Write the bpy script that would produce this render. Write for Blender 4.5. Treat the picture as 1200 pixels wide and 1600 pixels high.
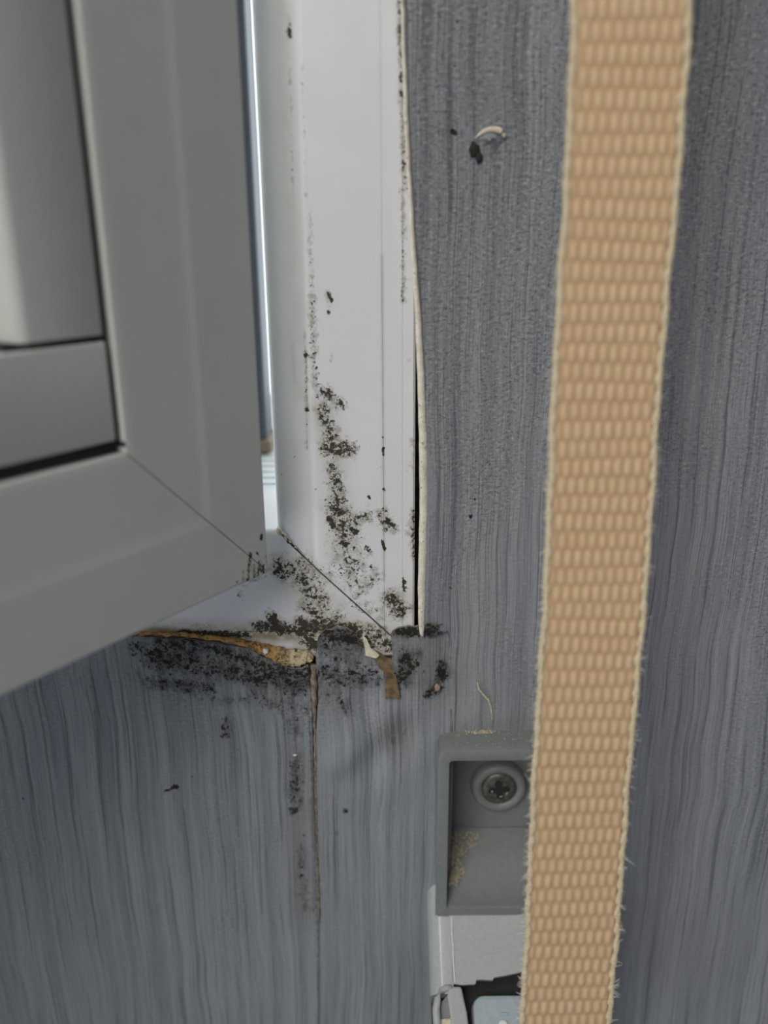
import bpy, bmesh, math, random
import numpy as np
from mathutils import Vector, Matrix, geometry

random.seed(7); rng = np.random.default_rng(7)
for o in list(bpy.data.objects): bpy.data.objects.remove(o)
SC = bpy.context.scene
COL = SC.collection

# ------------------------------------------------------------------ camera, world, lights
# Lengths below are given in units of K metres, measured from a point on the wall face at height H.
K = 1.643e-3
H = 1.1
FPX, PITCH, ROLL, DIST = 1300.0, math.radians(18.2), .0075, 133.0
_c = math.sqrt(1 - ROLL * ROLL)
_r0 = np.array([1, 0, 0.]); _u0 = np.array([0, math.sin(PITCH), math.cos(PITCH)])
FWD = np.array([0, math.cos(PITCH), -math.sin(PITCH)])
RGT = _r0 * _c - _u0 * ROLL; UPV = _u0 * _c + _r0 * ROLL
CAM = np.array([0, -DIST, 0.])

cam_d = bpy.data.cameras.new('camera'); cam = bpy.data.objects.new('camera', cam_d); COL.objects.link(cam)
m = Matrix(((RGT[0], UPV[0], -FWD[0]), (RGT[1], UPV[1], -FWD[1]), (RGT[2], UPV[2], -FWD[2]))).to_4x4()
m.translation = Vector((0, -DIST * K, H))
cam.matrix_world = m
cam_d.sensor_fit = 'HORIZONTAL'; cam_d.sensor_width = 36; cam_d.lens = FPX / 1200 * 36
cam_d.clip_start = .005; cam_d.clip_end = 100
cam_d.dof.use_dof = True; cam_d.dof.focus_distance = 140 * K; cam_d.dof.aperture_fstop = 9
SC.camera = cam

SC.view_settings.view_transform = 'Standard'; SC.view_settings.look = 'None'
SC.view_settings.gamma = 1; SC.view_settings.exposure = 0; SC.view_settings.use_curve_mapping = False

# overcast sky outdoors (+y), dim room behind the camera (-y)
W = bpy.data.worlds.new('world'); SC.world = W; W.use_nodes = True
nt = W.node_tree; nt.nodes.clear()
tc = nt.nodes.new('ShaderNodeTexCoord'); sp = nt.nodes.new('ShaderNodeSeparateXYZ')
rp = nt.nodes.new('ShaderNodeValToRGB'); bg = nt.nodes.new('ShaderNodeBackground'); wo = nt.nodes.new('ShaderNodeOutputWorld')
mr = nt.nodes.new('ShaderNodeMapRange'); mr.inputs[1].default_value = -1; mr.inputs[2].default_value = 1
nt.links.new(tc.outputs['Generated'], sp.inputs[0]); nt.links.new(sp.outputs['Y'], mr.inputs[0])
nt.links.new(mr.outputs[0], rp.inputs[0]); nt.links.new(rp.outputs[0], bg.inputs[0]); nt.links.new(bg.outputs[0], wo.inputs[0])
rp.color_ramp.elements[0].position = .515; rp.color_ramp.elements[0].color = (.050, .055, .064, 1)
rp.color_ramp.elements[1].position = .64; rp.color_ramp.elements[1].color = (.86, .95, 1, 1)
bg.inputs[1].default_value = 2.6

def area_light(name, loc, target, size, power, color, size_y=None):
    d = bpy.data.lights.new(name, 'AREA'); d.energy = power; d.color = color; d.size = size
    if size_y: d.shape = 'RECTANGLE'; d.size_y = size_y
    o = bpy.data.objects.new(name, d); COL.objects.link(o); o.location = loc
    o.rotation_euler = (Vector(target) - Vector(loc)).to_track_quat('-Z', 'Y').to_euler()
    return o
# unseen key light added front-left, grazing the open sash so it stays dark
area_light('key_light', (-.40, -1.08, H + .68), (0, 0, H - .06), .55, 9.3, (1.0, .985, .945), .7)
# soft overhead light added to brighten the winder cover and other tops
area_light('overhead_fill', (-.30, -.46, H + 1.25), (0, -.1, H - .1), .35, 3.6, (1.0, .98, .95))
# bluish fill added low on the same side to lift the lower-left wallpaper
area_light('low_blue_fill', (-.66, -.98, H - .62), (-.05, 0, H - .16), .45, 1.8, (.82, .91, 1.0))

# ------------------------------------------------------------------ photo geometry helpers
def ray(u, v): return RGT * (u - 600) / FPX + UPV * (800 - v) / FPX + FWD
def at(u, v, y=0.0):                       # point of the plane y seen at photo position (u, v)
    d = ray(u, v); return CAM + d * ((y - CAM[1]) / d[1])
def atp(u, v, O, n):                       # same for any plane
    d = ray(u, v); return CAM + d * (((O - CAM) @ n) / (d @ n))
def proj(P):
    q = P - CAM; w = q @ FWD
    return 600 + FPX * (q @ RGT) / w, 800 - FPX * (q @ UPV) / w
def real(P): return np.asarray(P, float) * K + np.array([0, 0, H])

# ------------------------------------------------------------------ object helpers
def empty(name, loc):
    o = bpy.data.objects.new(name, None); COL.objects.link(o)
    o.location = real(loc); o.empty_display_size = .01
    return o
def tag(o, label=None, cat=None, group=None, kind=None):
    if label: o['label'] = label
    if cat: o['category'] = cat
    if group: o['group'] = group
    if kind: o['kind'] = kind
    return o
def origin(o):
    p = Vector((0, 0, 0))
    while o: p = p + o.location; o = o.parent
    return p
def build(name, verts, faces, mat, parent=None, smooth=False, loc=None, fix=True):
    """verts in K units, world; linked as one mesh object"""
    V = real(np.asarray(verts, float).reshape(-1, 3))
    base = np.array(origin(parent)) if parent else (real(loc) if loc is not None else np.zeros(3))
    me = bpy.data.meshes.new(name)
    me.from_pydata((V - base).tolist(), [], [tuple(int(i) for i in f) for f in faces])
    if fix:
        bm = bmesh.new(); bm.from_mesh(me); bmesh.ops.recalc_face_normals(bm, faces=bm.faces); bm.to_mesh(me); bm.free()
    o = bpy.data.objects.new(name, me); COL.objects.link(o)
    if parent: o.parent = parent
    elif loc is not None: o.location = base
    for mm in (mat if isinstance(mat, (list, tuple)) else [mat]): me.materials.append(mm)
    if smooth:
        me.polygons.foreach_set('use_smooth', [True] * len(me.polygons))
    return o
def attr(o, name, vals):
    a = o.data.attributes.new(name, 'FLOAT', 'POINT'); a.data.foreach_set('value', np.asarray(vals, np.float32))
def bevel(o, w, seg=2, angle=40):
    md = o.modifiers.new('bevel', 'BEVEL'); md.width = w * K; md.segments = seg; md.limit_method = 'ANGLE'; md.angle_limit = math.radians(angle)
    md.harden_normals = False
    return o
def autosmooth(o, deg=35):
    me = o.data
    me.polygons.foreach_set('use_smooth', [True] * len(me.polygons))
    bm = bmesh.new(); bm.from_mesh(me)
    for e in bm.edges:
        if len(e.link_faces) == 2 and e.calc_face_angle(0) > math.radians(deg): e.smooth = False
    bm.to_mesh(me); bm.free()
    return o
def box(x0, x1, y0, y1, z0, z1):
    v = [(x, y, z) for x in (x0, x1) for y in (y0, y1) for z in (z0, z1)]
    f = [(0, 1, 3, 2), (4, 6, 7, 5), (0, 4, 5, 1), (2, 3, 7, 6), (0, 2, 6, 4), (1, 5, 7, 3)]
    return v, f
def grid_faces(nu, nv, wrap=False):
    f = []
    for i in range(nu - 1):
        for j in range(nv - 1 + (1 if wrap else 0)):
            j2 = (j + 1) % nv
            f.append((i * nv + j, (i + 1) * nv + j, (i + 1) * nv + j2, i * nv + j2))
    return f
def prism(loop_front, loop_back):
    n = len(loop_front); v = list(loop_front) + list(loop_back)
    f = [tuple(range(n)), tuple(range(2 * n - 1, n - 1, -1))]
    for i in range(n):
        j = (i + 1) % n; f.append((i, i + n, j + n, j))
    return v, f
def lathe(center, axis, prof, n=48):
    ax = Vector(axis).normalized(); t = ax.orthogonal().normalized(); b = ax.cross(t)
    v = []
    for r, h in prof:
        for k in range(n):
            a = 2 * math.pi * k / n
            v.append(np.array(center) + np.array(ax * h + t * (r * math.cos(a)) + b * (r * math.sin(a))))
    f = grid_faces(len(prof), n, True)
    f.append(tuple(range(n))); f.append(tuple((len(prof) - 1) * n + k for k in range(n)))
    return v, f

# ------------------------------------------------------------------ material helpers
class NT:
    def __init__(s, name):
        s.m = bpy.data.materials.new(name); s.m.use_nodes = True; s.t = s.m.node_tree
        s.b = s.t.nodes['Principled BSDF']
    def n(s, typ, **kw):
        nd = s.t.nodes.new('ShaderNode' + typ)
        for k, v in kw.items(): setattr(nd, k, v)
        return nd
    def put(s, sock, v):
        if hasattr(v, 'is_output') or isinstance(v, bpy.types.NodeSocket): s.t.links.new(v, sock)
        elif v is not None: sock.default_value = v
    def math(s, op, a, b=0.0, c=None, clamp=False):
        nd = s.n('Math', operation=op, use_clamp=clamp); s.put(nd.inputs[0], a); s.put(nd.inputs[1], b)
        if c is not None: s.put(nd.inputs[2], c)
        return nd.outputs[0]
    def mix(s, f, a, b, mode='MIX'):
        nd = s.n('Mix', data_type='RGBA', blend_type=mode)
        s.put(nd.inputs[0], f); s.put(nd.inputs[6], a if not isinstance(a, tuple) else (*a, 1)[:4]); s.put(nd.inputs[7], b if not isinstance(b, tuple) else (*b, 1)[:4])
        return nd.outputs[2]
    def obj(s):
        return s.n('TexCoord').outputs['Object']
    def mapping(s, vec, scale=(1, 1, 1), loc=(0, 0, 0)):
        nd = s.n('Mapping'); s.put(nd.inputs[0], vec); nd.inputs['Scale'].default_value = scale; nd.inputs['Location'].default_value = loc
        return nd.outputs[0]
    def noise(s, vec, scale, detail=4, rough=.55, dist=0.0):
        nd = s.n('TexNoise'); s.put(nd.inputs['Vector'], vec); nd.inputs['Scale'].default_value = scale
        nd.inputs['Detail'].default_value = detail; nd.inputs['Roughness'].default_value = rough; nd.inputs['Distortion'].default_value = dist
        return nd.outputs[0]
    def step(s, v, lo, hi):
        nd = s.n('MapRange', interpolation_type='SMOOTHSTEP'); s.put(nd.inputs[0], v); s.put(nd.inputs[1], lo); s.put(nd.inputs[2], hi)
        return nd.outputs[0]
    def attr(s, name):
        nd = s.n('Attribute', attribute_name=name); return nd.outputs['Fac']
    def bump(s, h, dist, strength=1.0, normal=None):
        nd = s.n('Bump'); s.put(nd.inputs['Height'], h); nd.inputs['Distance'].default_value = dist; nd.inputs['Strength'].default_value = strength
        if normal is not None: s.put(nd.inputs['Normal'], normal)
        return nd.outputs[0]
    def out(s, color=None, rough=None, normal=None, metallic=None, spec=None):
        if color is not None: s.put(s.b.inputs['Base Color'], (*color, 1)[:4] if isinstance(color, tuple) else color)
        if rough is not None: s.put(s.b.inputs['Roughness'], rough)
        if normal is not None: s.put(s.b.inputs['Normal'], normal)
        if metallic is not None: s.put(s.b.inputs['Metallic'], metallic)
        if spec is not None: s.put(s.b.inputs['Specular IOR Level'], spec)
        return s.m

def mold_mask(g, D, vec, base=.86, gain=.385, scale=780, soft=.06):
    n1 = g.noise(vec, scale, 6, .70)
    t = g.math('MULTIPLY_ADD', D, -gain, base)
    return g.step(n1, t, g.math('ADD', t, soft))

def mat_pvc(name, base, rough=.38, mold=True, stain=(.30, .24, .13), grime_col=(.36, .32, .25)):
    g = NT(name); vec = g.obj()
    big = g.noise(vec, 45, 3)
    col = g.mix(g.step(big, .35, .7), tuple(c * .965 for c in base), base)
    ro = rough
    nrm = g.bump(g.noise(vec, 1500, 2), .00003, .35)
    if mold:
        D = g.attr('mold'); S = g.attr('stain')
        sm = g.math('MULTIPLY', S, g.math('MULTIPLY_ADD', g.noise(vec, 260, 5), 1.3, .1), clamp=True)
        col = g.mix(sm, col, stain)
        gr = g.math('MULTIPLY', g.step(g.noise(vec, 420, 6, .7), g.math('MULTIPLY_ADD', D, -.42, .74), g.math('MULTIPLY_ADD', D, -.36, .92)), .8)
        col = g.mix(gr, col, grime_col)
        crust = g.math('MULTIPLY', g.step(g.noise(g.mapping(vec, loc=(.3, .1, .7)), 900, 5, .65), g.math('MULTIPLY_ADD', D, -.33, .79), g.math('MULTIPLY_ADD', D, -.33, .83)), .85)
        col = g.mix(crust, col, (.62, .60, .53))
        mk = mold_mask(g, D, vec)
        mk2 = mold_mask(g, D, g.mapping(vec, loc=(1.3, .4, .2)), .84, .32, 1500, .04)
        mk = g.math('MAXIMUM', mk, mk2)
        mk = g.math('MAXIMUM', mk, g.step(g.math('MULTIPLY_ADD', g.math('SUBTRACT', g.noise(vec, 1100, 4, .7), .5), 1.6, g.attr('speck')), .55, .75))
        dk = g.mix(g.noise(vec, 300, 2), (.012, .011, .009), (.075, .056, .034))
        col = g.mix(mk, col, dk)
        ro = g.math('MULTIPLY_ADD', mk, .4, rough)
        nrm = g.bump(g.math('ADD', mk, crust), .00012, .6, nrm)
    return g.out(col, ro, nrm, spec=.4)

def mat_wallpaper():
    g = NT('grey_combed_wallpaper'); vec = g.obj()
    warp = g.noise(vec, 16, 2)
    sx = g.n('SeparateXYZ'); g.put(sx.inputs[0], vec)
    x = g.math('ADD', sx.outputs['X'], g.math('MULTIPLY', g.math('SUBTRACT', warp, .5), .006))
    cb = g.n('CombineXYZ'); g.put(cb.inputs[0], x); g.put(cb.inputs[2], sx.outputs['Z'])
    wv = cb.outputs[0]
    s1 = g.noise(g.mapping(wv, (1, 1, .014)), 640, 4, .65)      # combed strokes, fine and broad
    s2 = g.noise(g.mapping(wv, (1, 1, .022)), 230, 4, .6)
    s3 = g.noise(g.mapping(wv, (1, 1, .03)), 1500, 2, .6)
    gr = g.noise(g.mapping(wv, (1, 1, 1.8)), 700, 4, .7)       # crumbly embossing
    low = g.noise(g.mapping(vec, (1, 1, .5)), 30, 3)
    area = g.step(g.math('ADD', low, g.math('MULTIPLY', sx.outputs['Z'], 1.6)), .22, .52)
    area = g.math('MULTIPLY_ADD', area, .75, .25)
    h = g.math('ADD', g.math('MULTIPLY', s1, .9), g.math('ADD', g.math('MULTIPLY', s2, .9), g.math('MULTIPLY', s3, .35)))
    h = g.math('ADD', h, g.math('MULTIPLY', g.math('MULTIPLY', gr, area), 1.0))
    base = g.mix(g.step(s2, .32, .68), (.232, .241, .256), (.318, .327, .337))
    base = g.mix(g.math('MULTIPLY', g.step(s1, .47, .34), .72), base, (.105, .112, .124))
    base = g.mix(g.math('MULTIPLY', g.step(s1, .56, .70), .25), base, (.46, .47, .475))
    base = g.mix(g.math('MULTIPLY', g.step(s3, .46, .30), .30), base, (.085, .092, .106))
    base = g.mix(g.math('MULTIPLY', g.math('MULTIPLY', g.step(gr, .48, .36), area), .70), base, (.095, .10, .108))
    base = g.mix(g.math('MULTIPLY', g.math('MULTIPLY', g.step(gr, .55, .66), area), .60), base, (.56, .565, .56))
    D = g.attr('mold'); S = g.attr('stain')
    base = g.mix(g.math('MULTIPLY', S, g.math('MULTIPLY_ADD', g.noise(vec, 220, 5), 1.3, .15), clamp=True), base, (.135, .127, .100))
    hz = g.math('MULTIPLY', g.step(g.noise(g.mapping(wv, (1, 1, .35)), 420, 5, .68), g.math('MULTIPLY_ADD', D, -.52, .80), g.math('MULTIPLY_ADD', D, -.42, .98)), .65)
    base = g.mix(hz, base, (.050, .047, .037))
    mk = g.math('MAXIMUM', mold_mask(g, D, vec, .86, .40, 520, .08), mold_mask(g, D, g.mapping(vec, loc=(.7, .2, .1)), .84, .345, 1100, .06))
    mk = g.math('MAXIMUM', mk, g.step(g.math('MULTIPLY_ADD', g.math('SUBTRACT', g.noise(vec, 900, 4, .7), .5), 1.4, g.attr('speck')), .55, .85))
    base = g.mix(mk, base, g.mix(g.noise(vec, 350, 2), (.010, .010, .008), (.035, .031, .022)))
    nrm = g.bump(h, .00080, 1.0)
    return g.out(base, g.math('MULTIPLY_ADD', mk, .4, .55), nrm, spec=.28)

def mat_simple(name, col, rough=.5, var=.12, scale=300, bump=.00004, metallic=0, spec=.4, col2=None, stretch=(1, 1, 1)):
    g = NT(name); vec = g.mapping(g.obj(), stretch)
    n = g.noise(vec, scale, 5, .6)
    c = g.mix(g.step(n, .3, .7), tuple(k * (1 - var) for k in col) if col2 is None else col2, col)
    return g.out(c, rough, g.bump(n, bump, .5), metallic, spec)

def mat_strap():
    g = NT('beige_webbing'); vec = g.obj(); h = g.attr('height')
    n = g.noise(vec, 700, 4, .6); big = g.noise(vec, 40, 3)
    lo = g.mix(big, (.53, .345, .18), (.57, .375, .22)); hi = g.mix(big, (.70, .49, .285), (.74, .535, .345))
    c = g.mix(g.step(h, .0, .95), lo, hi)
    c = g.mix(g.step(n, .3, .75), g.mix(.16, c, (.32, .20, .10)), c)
    fib = g.noise(g.mapping(vec, (1, 1, .25)), 3500, 2)
    return g.out(c, .9, g.bump(g.math('ADD', fib, g.math('MULTIPLY', n, .5)), .00010, .5), spec=.12)

M = {}
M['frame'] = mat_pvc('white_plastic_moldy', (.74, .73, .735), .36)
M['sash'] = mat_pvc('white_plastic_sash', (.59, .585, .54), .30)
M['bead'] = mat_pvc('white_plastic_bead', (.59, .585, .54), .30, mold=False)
M['paper'] = mat_wallpaper()
M['cream'] = mat_simple('cream_paper_edge', (.74, .67, .52), .85, scale=900, col2=(.58, .50, .36), bump=.0002)
M['rim'] = mat_simple('dirty_paper_edge', (.34, .31, .26), .9, scale=900, col2=(.16, .14, .11), bump=.0002)
M['torn'] = mat_simple('torn_brown_paper', (.25, .17, .085), .9, scale=420, col2=(.08, .055, .03), bump=.0006)
M['board'] = mat_simple('brown_wall_board', (.30, .20, .10), .9, scale=350, col2=(.13, .085, .04), bump=.0004)
M['strap'] = mat_strap()
M['selvedge'] = mat_simple('pale_selvedge', (.74, .62, .43), .95, scale=1500, col2=(.56, .45, .28), bump=.0003, spec=.1)
M['fibre'] = mat_simple('loose_fibre', (.82, .74, .60), .8, scale=900, spec=.2)
M['rubber_and_shade'] = mat_simple('black_gasket_and_shade', (.022, .022, .022), .7)
M['guide'] = mat_simple('grey_plastic', (.225, .238, .228), .42, scale=500, col2=(.198, .21, .202), bump=.00003)
M['screw'] = mat_simple('dull_screw_steel', (.20, .19, .165), .45, scale=700, col2=(.10, .095, .075), metallic=.6)
M['winder'] = mat_simple('light_grey_plastic', (.47, .49, .48), .2, scale=900, col2=(.42, .44, .43), bump=.00006, spec=.5)
M['windershade'] = mat_simple('winder_cavity_shade', (.02, .02, .018), .8)
M['spool'] = mat_simple('pale_blue_grey_plastic', (.44, .50, .53), .20, scale=500, bump=.00008, spec=.5)
M['post'] = mat_simple('dark_blue_grey_post', (.085, .10, .125), .5, var=.3, scale=40, stretch=(1, 1, .1))
M['ledge'] = mat_simple('pale_outdoor_ledge', (.70, .74, .74), .45)
M['dust'] = mat_simple('pale_grit', (.66, .60, .47), .95, scale=1200, col2=(.40, .33, .22))
M['white'] = mat_simple('white_plaster', (.85, .84, .80), .9, scale=900)
M['black'] = mat_simple('black_mold_growth', (.03, .029, .022), .95, scale=900)
g = NT('window_glass'); g.b.inputs['Transmission Weight'].default_value = 1; g.b.inputs['IOR'].default_value = 1.1
M['glass'] = g.out((.95, .97, .96), .02)

# ------------------------------------------------------------------ mold laid out over the frame corner
def poly_field(u, v, feats):
    D = np.zeros_like(u)
    for pts, sig, st in feats:
        if len(pts) == 1: pts = [pts[0], pts[0]]
        d2 = np.full_like(u, 1e12)
        for (a, b), (c, d) in zip(pts[:-1], pts[1:]):
            L2 = (c - a) ** 2 + (d - b) ** 2
            t = np.zeros_like(u) if L2 == 0 else np.clip(((u - a) * (c - a) + (v - b) * (d - b)) / L2, 0, 1)
            d2 = np.minimum(d2, (u - a - t * (c - a)) ** 2 + (v - b - t * (d - b)) ** 2)
        D = np.maximum(D, st * np.exp(-d2 / (2 * sig * sig)))
    return D
FRAME_MOLD = [
    ([(452, 20), (452, 70)], 4, .75), ([(453, 70), (458, 330)], 3.5, .68), ([(472, 100), (480, 330)], 4, .66),
    ([(484, 335), (488, 480)], 7, .70), ([(488, 470), (490, 560), (497, 620)], 9, .82), ([(478, 520), (478, 700)], 5, .62),
    ([(512, 455), (516, 490)], 6, .75), ([(516, 540), (518, 565)], 4, .68),
    ([(505, 610), (532, 632)], 13, .98), ([(505, 640), (520, 690)], 15, 1.0), ([(512, 700), (545, 702)], 16, 1.08),
    ([(520, 730), (528, 770)], 15, .98), ([(525, 790), (540, 830)], 22, 1.05), ([(545, 815), (575, 805)], 14, .95),
    ([(598, 805), (604, 820)], 13, 1.0), ([(618, 825)], 10, .9), ([(540, 850), (550, 900)], 34, .86), ([(575, 900)], 30, .70),
    ([(645, 800), (648, 870)], 10, .95), ([(642, 690), (642, 745)], 7, .85), ([(640, 560), (638, 585)], 7, .75),
    ([(624, 0), (627, 150)], 5, 1.0), ([(626, 150), (630, 260), (630, 470)], 5.5, .84), ([(640, 0), (645, 300)], 5, .8),
    ([(435, 885), (470, 900), (500, 945)], 22, .98), ([(437, 893)], 13, 1.15), ([(470, 880), (500, 905)], 20, .9), ([(480, 945), (500, 970)], 18, 1.0), ([(520, 975)], 26, 1.05),
    ([(425, 965), (440, 985)], 11, 1.3), ([(400, 978), (480, 985)], 10, 1.2), ([(470, 975), (560, 985)], 14, 1.2), ([(375, 930)], 8, .9),
    ([(612, 935), (625, 955)], 17, 1.1), ([(590, 900), (555, 930)], 14, .85), ([(560, 990), (610, 1010)], 18, 1.05), ([(280, 988), (390, 992)], 6, 1.2), ([(470, 985), (500, 1015)], 16, 1.15), ([(500, 970), (600, 985)], 8, 1.0), ([(478, 545), (480, 700)], 2.5, .85), ([(550, 940), (600, 960)], 16, .75), ([(640, 950)], 10, .9),
    ([(300, 978), (420, 985)], 5, .75), ([(380, 915), (415, 900)], 6, .8)]
FRAME_STAIN = [([(440, -50), (448, 200), (462, 420), (470, 620)], 9, .26), ([(458, 540), (462, 600)], 4, .35), ([(500, 640), (525, 720), (530, 860)], 16, .35),
    ([(460, 900), (510, 960)], 26, .50), ([(240, 985), (400, 990), (520, 985)], 8, 1.0), ([(270, 976), (480, 978)], 6, .55), ([(380, 992), (490, 995)], 7, 1.3), ([(520, 985), (620, 1010)], 20, .85), ([(270, 972), (480, 972)], 5, .35),
    ([(630, 0), (640, 250)], 8, .35), ([(625, 940)], 22, .35), ([(470, 990), (500, 1015)], 14, 1.1), ([(597, 400), (600, 900)], 1.5, .4), ([(455, 830), (460, 700)], 12, .12), ([(500, 790)], 8, .2)]
FRAME_SPECK = [([(451, 48), (453, 56)], 4, 1), ([(473, 108)], 2.2, 1), ([(472, 130)], 2.2, .9), ([(513, 458), (518, 470)], 3, 1), ([(513, 488)], 3.5, 1),
    ([(478, 555)], 4, 1), ([(479, 640)], 4, 1), ([(598, 700), (599, 710)], 2.4, 1), ([(601, 765)], 3, 1), ([(598, 683)], 2, 1), ([(596, 727)], 2, 1),
    ([(628, 90)], 3, 1), ([(627, 145), (632, 152)], 4, 1), ([(575, 775), (578, 779)], 2.4, 1), ([(597, 845), (601, 858)], 2.6, 1), ([(534, 848), (540, 852)], 4, 1),
    ([(515, 810), (520, 822)], 5, 1), ([(550, 827), (556, 832)], 5, .9), ([(572, 855), (580, 862)], 4, .8), ([(580, 885)], 3, 1), ([(493, 765)], 2.2, 1),
    ([(460, 714)], 2.0, 1), ([(441, 741)], 1.8, 1), ([(631, 905), (632, 922)], 3, 1), ([(635, 710), (640, 722)], 2.6, 1), ([(604, 815), (615, 822)], 4, .9)]
SASH_SPECK = [([p, q], w, a) for p, q, w, a in (((389, 868), (388, 914), 1.5, .95), ((397, 882), (397, 908), 1.3, .9), ((405, 876), (403, 902), 1.5, .9), ((411, 884), (412, 896), 1.5, 1), ((380, 890), (379, 918), 1.3, .85), ((371, 904), (370, 921), 1.2, .8), ((362, 915), (361, 926), 1.2, .8), ((409, 836), (408, 842), 2.5, 1), ((391, 864), (392, 870), 2.5, .9), ((402, 864), (404, 868), 2, .9), ((386, 905), (386, 916), 3, .8))]
SASH_MOLD = [([(418, 875), (395, 905), (385, 915)], 12, .85), ([(408, 835), (410, 842)], 5, .7), ([(390, 870), (388, 915)], 4, .95), ([(405, 885), (403, 905)], 4, .9), ([(418, 890), (345, 930)], 5, .7)]
PAPER_MOLD = [([(505, 1000), (560, 1060), (690, 1040)], 34, .66), ([(210, 1012), (300, 1030)], 18, .95), ([(300, 1085), (400, 1095)], 16, .75), ([(505, 1010), (590, 1060)], 22, .85), ([(425, 1110), (470, 1150)], 16, .7),
    
    ([(250, 1002), (330, 1010), (420, 1045), (480, 1050)], 16, 1.0), ([(240, 1030), (330, 1045), (470, 1070)], 24, .95), ([(230, 1065), (330, 1075)], 14, .92), ([(130, 1060), (230, 1060)], 26, .62),
    ([(400, 1090), (470, 1110)], 24, .80), ([(352, 1125), (352, 1150)], 9, .98), ([(465, 1190), (460, 1250)], 17, .92), ([(460, 1265)], 14, .98), ([(470, 1330), (480, 1420)], 16, .78), ([(385, 1165)], 6, .75),
    ([(505, 990), (560, 1000)], 18, 1.08), ([(505, 1050), (560, 1060)], 26, .90), ([(520, 1085), (545, 1110)], 20, .78), ([(585, 1055)], 8, .8),
    ([(620, 985), (680, 985)], 12, 1.15), ([(640, 1030), (625, 1060)], 24, 1.02), ([(690, 1040), (690, 1060)], 13, 1.08), ([(668, 1085), (685, 1075)], 10, 1.05), ([(690, 980)], 9, 1.0),
    ([(540, 1268)], 7, .95), ([(535, 1305), (515, 1300)], 6, .7), ([(515, 1235), (512, 1270)], 8, .65), ([(545, 1145), (550, 1150)], 7, .75), ([(617, 1160), (635, 1140)], 9, .7),
    ([(700, 915)], 10, .75), ([(710, 206)], 7, .95), ([(750, 235)], 8, .85), ([(757, 306)], 6, .75), ([(735, 700), (745, 780)], 10, .62), ([(655, 100), (660, 400)], 6, .65), ([(648, 20), (652, 60)], 6, .7), ([(120, 1060), (150, 1110)], 14, .6)]
PAPER_STAIN = [([(250, 1010), (480, 1060)], 30, .45), ([(470, 1180), (475, 1420)], 22, .38), ([(510, 1000), (640, 1010), (690, 1060)], 28, .45), ([(620, 1150)], 18, .4), ([(520, 1080)], 30, .3), ([(700, 205)], 8, .4), ([(352, 1140)], 12, .3)]
PAPER_SPECK = [([(252, 1238), (266, 1233)], 2.4, 1), ([(272, 1229), (277, 1229)], 4, 1), ([(705, 204), (712, 210)], 4.5, 1), ([(700, 198)], 3, .7), ([(735, 807)], 3.2, 1), ([(742, 780)], 2.4, .9), ([(725, 860)], 2.6, .9),
    ([(540, 1267)], 4, 1), ([(714, 34)], 3.2, .9), ([(748, 54)], 2.5, .9), ([(711, 103)], 3, .8), ([(759, 305)], 2.8, .9), ([(300, 1212)], 3, .7), ([(263, 1261)], 2.4, .7), ([(36, 1248)], 2, 1), ([(475, 1305)], 4, .8), ([(370, 1170)], 3.5, .8), ([(383, 1165)], 2.5, .8),
    ([(632, 1023), (640, 1030)], 4, .8), ([(660, 1050)], 5, .8), ([(700, 914), (706, 920)], 3, .8), ([(766, 725)], 2.4, .8), ([(778, 770)], 2.2, .8)]
def put_mold(o, P, mold, stain, speck, vis=True):
    u, v = proj(np.asarray(P, float))
    attr(o, 'mold', poly_field(u, v, mold)); attr(o, 'stain', poly_field(u, v, stain)); attr(o, 'speck', poly_field(u, v, speck))

# ------------------------------------------------------------------ mitred rails (window frame and sash)
def rail(A, along, length, out, nrm, prof, sig, ts, gap):
    A, along, out, nrm = (np.array(q, float) for q in (A, along, out, nrm))
    V = []
    for t in ts:
        for p, h in prof:
            sh = length * t + sig * p * (2 * t - 1)
            sh += gap * (1 - 2 * t)
            V.append(A + along * sh + out * p + nrm * h)
    n = len(prof); F = grid_faces(len(ts), n, True)
    F.append(tuple(range(n))); F.append(tuple((len(ts) - 1) * n + k for k in range(n)))
    return np.array(V), F
def dense(pr, step):
    """insert profile points so that no front span is longer than step"""
    q = []
    for (a, b), (c, d) in zip(pr[:-1], pr[1:]):
        k = max(1, int(math.ceil(math.hypot(c - a, d - b) / step))); q += [(a + (c - a) * i / k, b + (d - b) * i / k) for i in range(k)]
    return q + [pr[-1]]
def arc(cx, cy, r, a0, a1, n):
    return [(cx + r * math.cos(math.radians(a0 + (a1 - a0) * i / n)), cy + r * math.sin(math.radians(a0 + (a1 - a0) * i / n))) for i in range(n + 1)]

XI, ZI = -18.2, -47.0          # inner edge of the jamb and of the bottom rail
WW, HH = 250.0, 340.0          # clear opening
# (p outward from the opening, h towards the room)
front = [(0, -26), (0, -2.2)] + arc(1.1, -1.4, 1.1, 180, 100, 6) + [(3.0, .25), (5.2, .66), (5.8, .70), (6.3, .72), (7.0, .93)]
front2 = [(18.12, 1.0), (18.17, .86), (18.27, .86), (18.32, 1.0), (21.26, 1.0), (21.31, .88), (21.39, .88), (21.44, 1.0), (23.0, .98), (23.35, .7), (23.4, -3)]
prof_d = front[:8] + dense(front[8:] + front2[:8], .36)[0:] + front2[8:] + [(23.4, -26)]
prof_d = [(p, h) for p, h in prof_d]
prof_c = front + front2 + [(23.4, -26)]
win = empty('window_1', (XI - WW / 2, 0, ZI)); tag(win, 'white plastic window frame with mouldy mitred corner', kind='structure')
Y = (0, -1, 0)
td = sorted(set([0, 1] + [i * .36 / HH for i in range(0, 275)] + [.3 + .1 * i for i in range(7)]))
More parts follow.
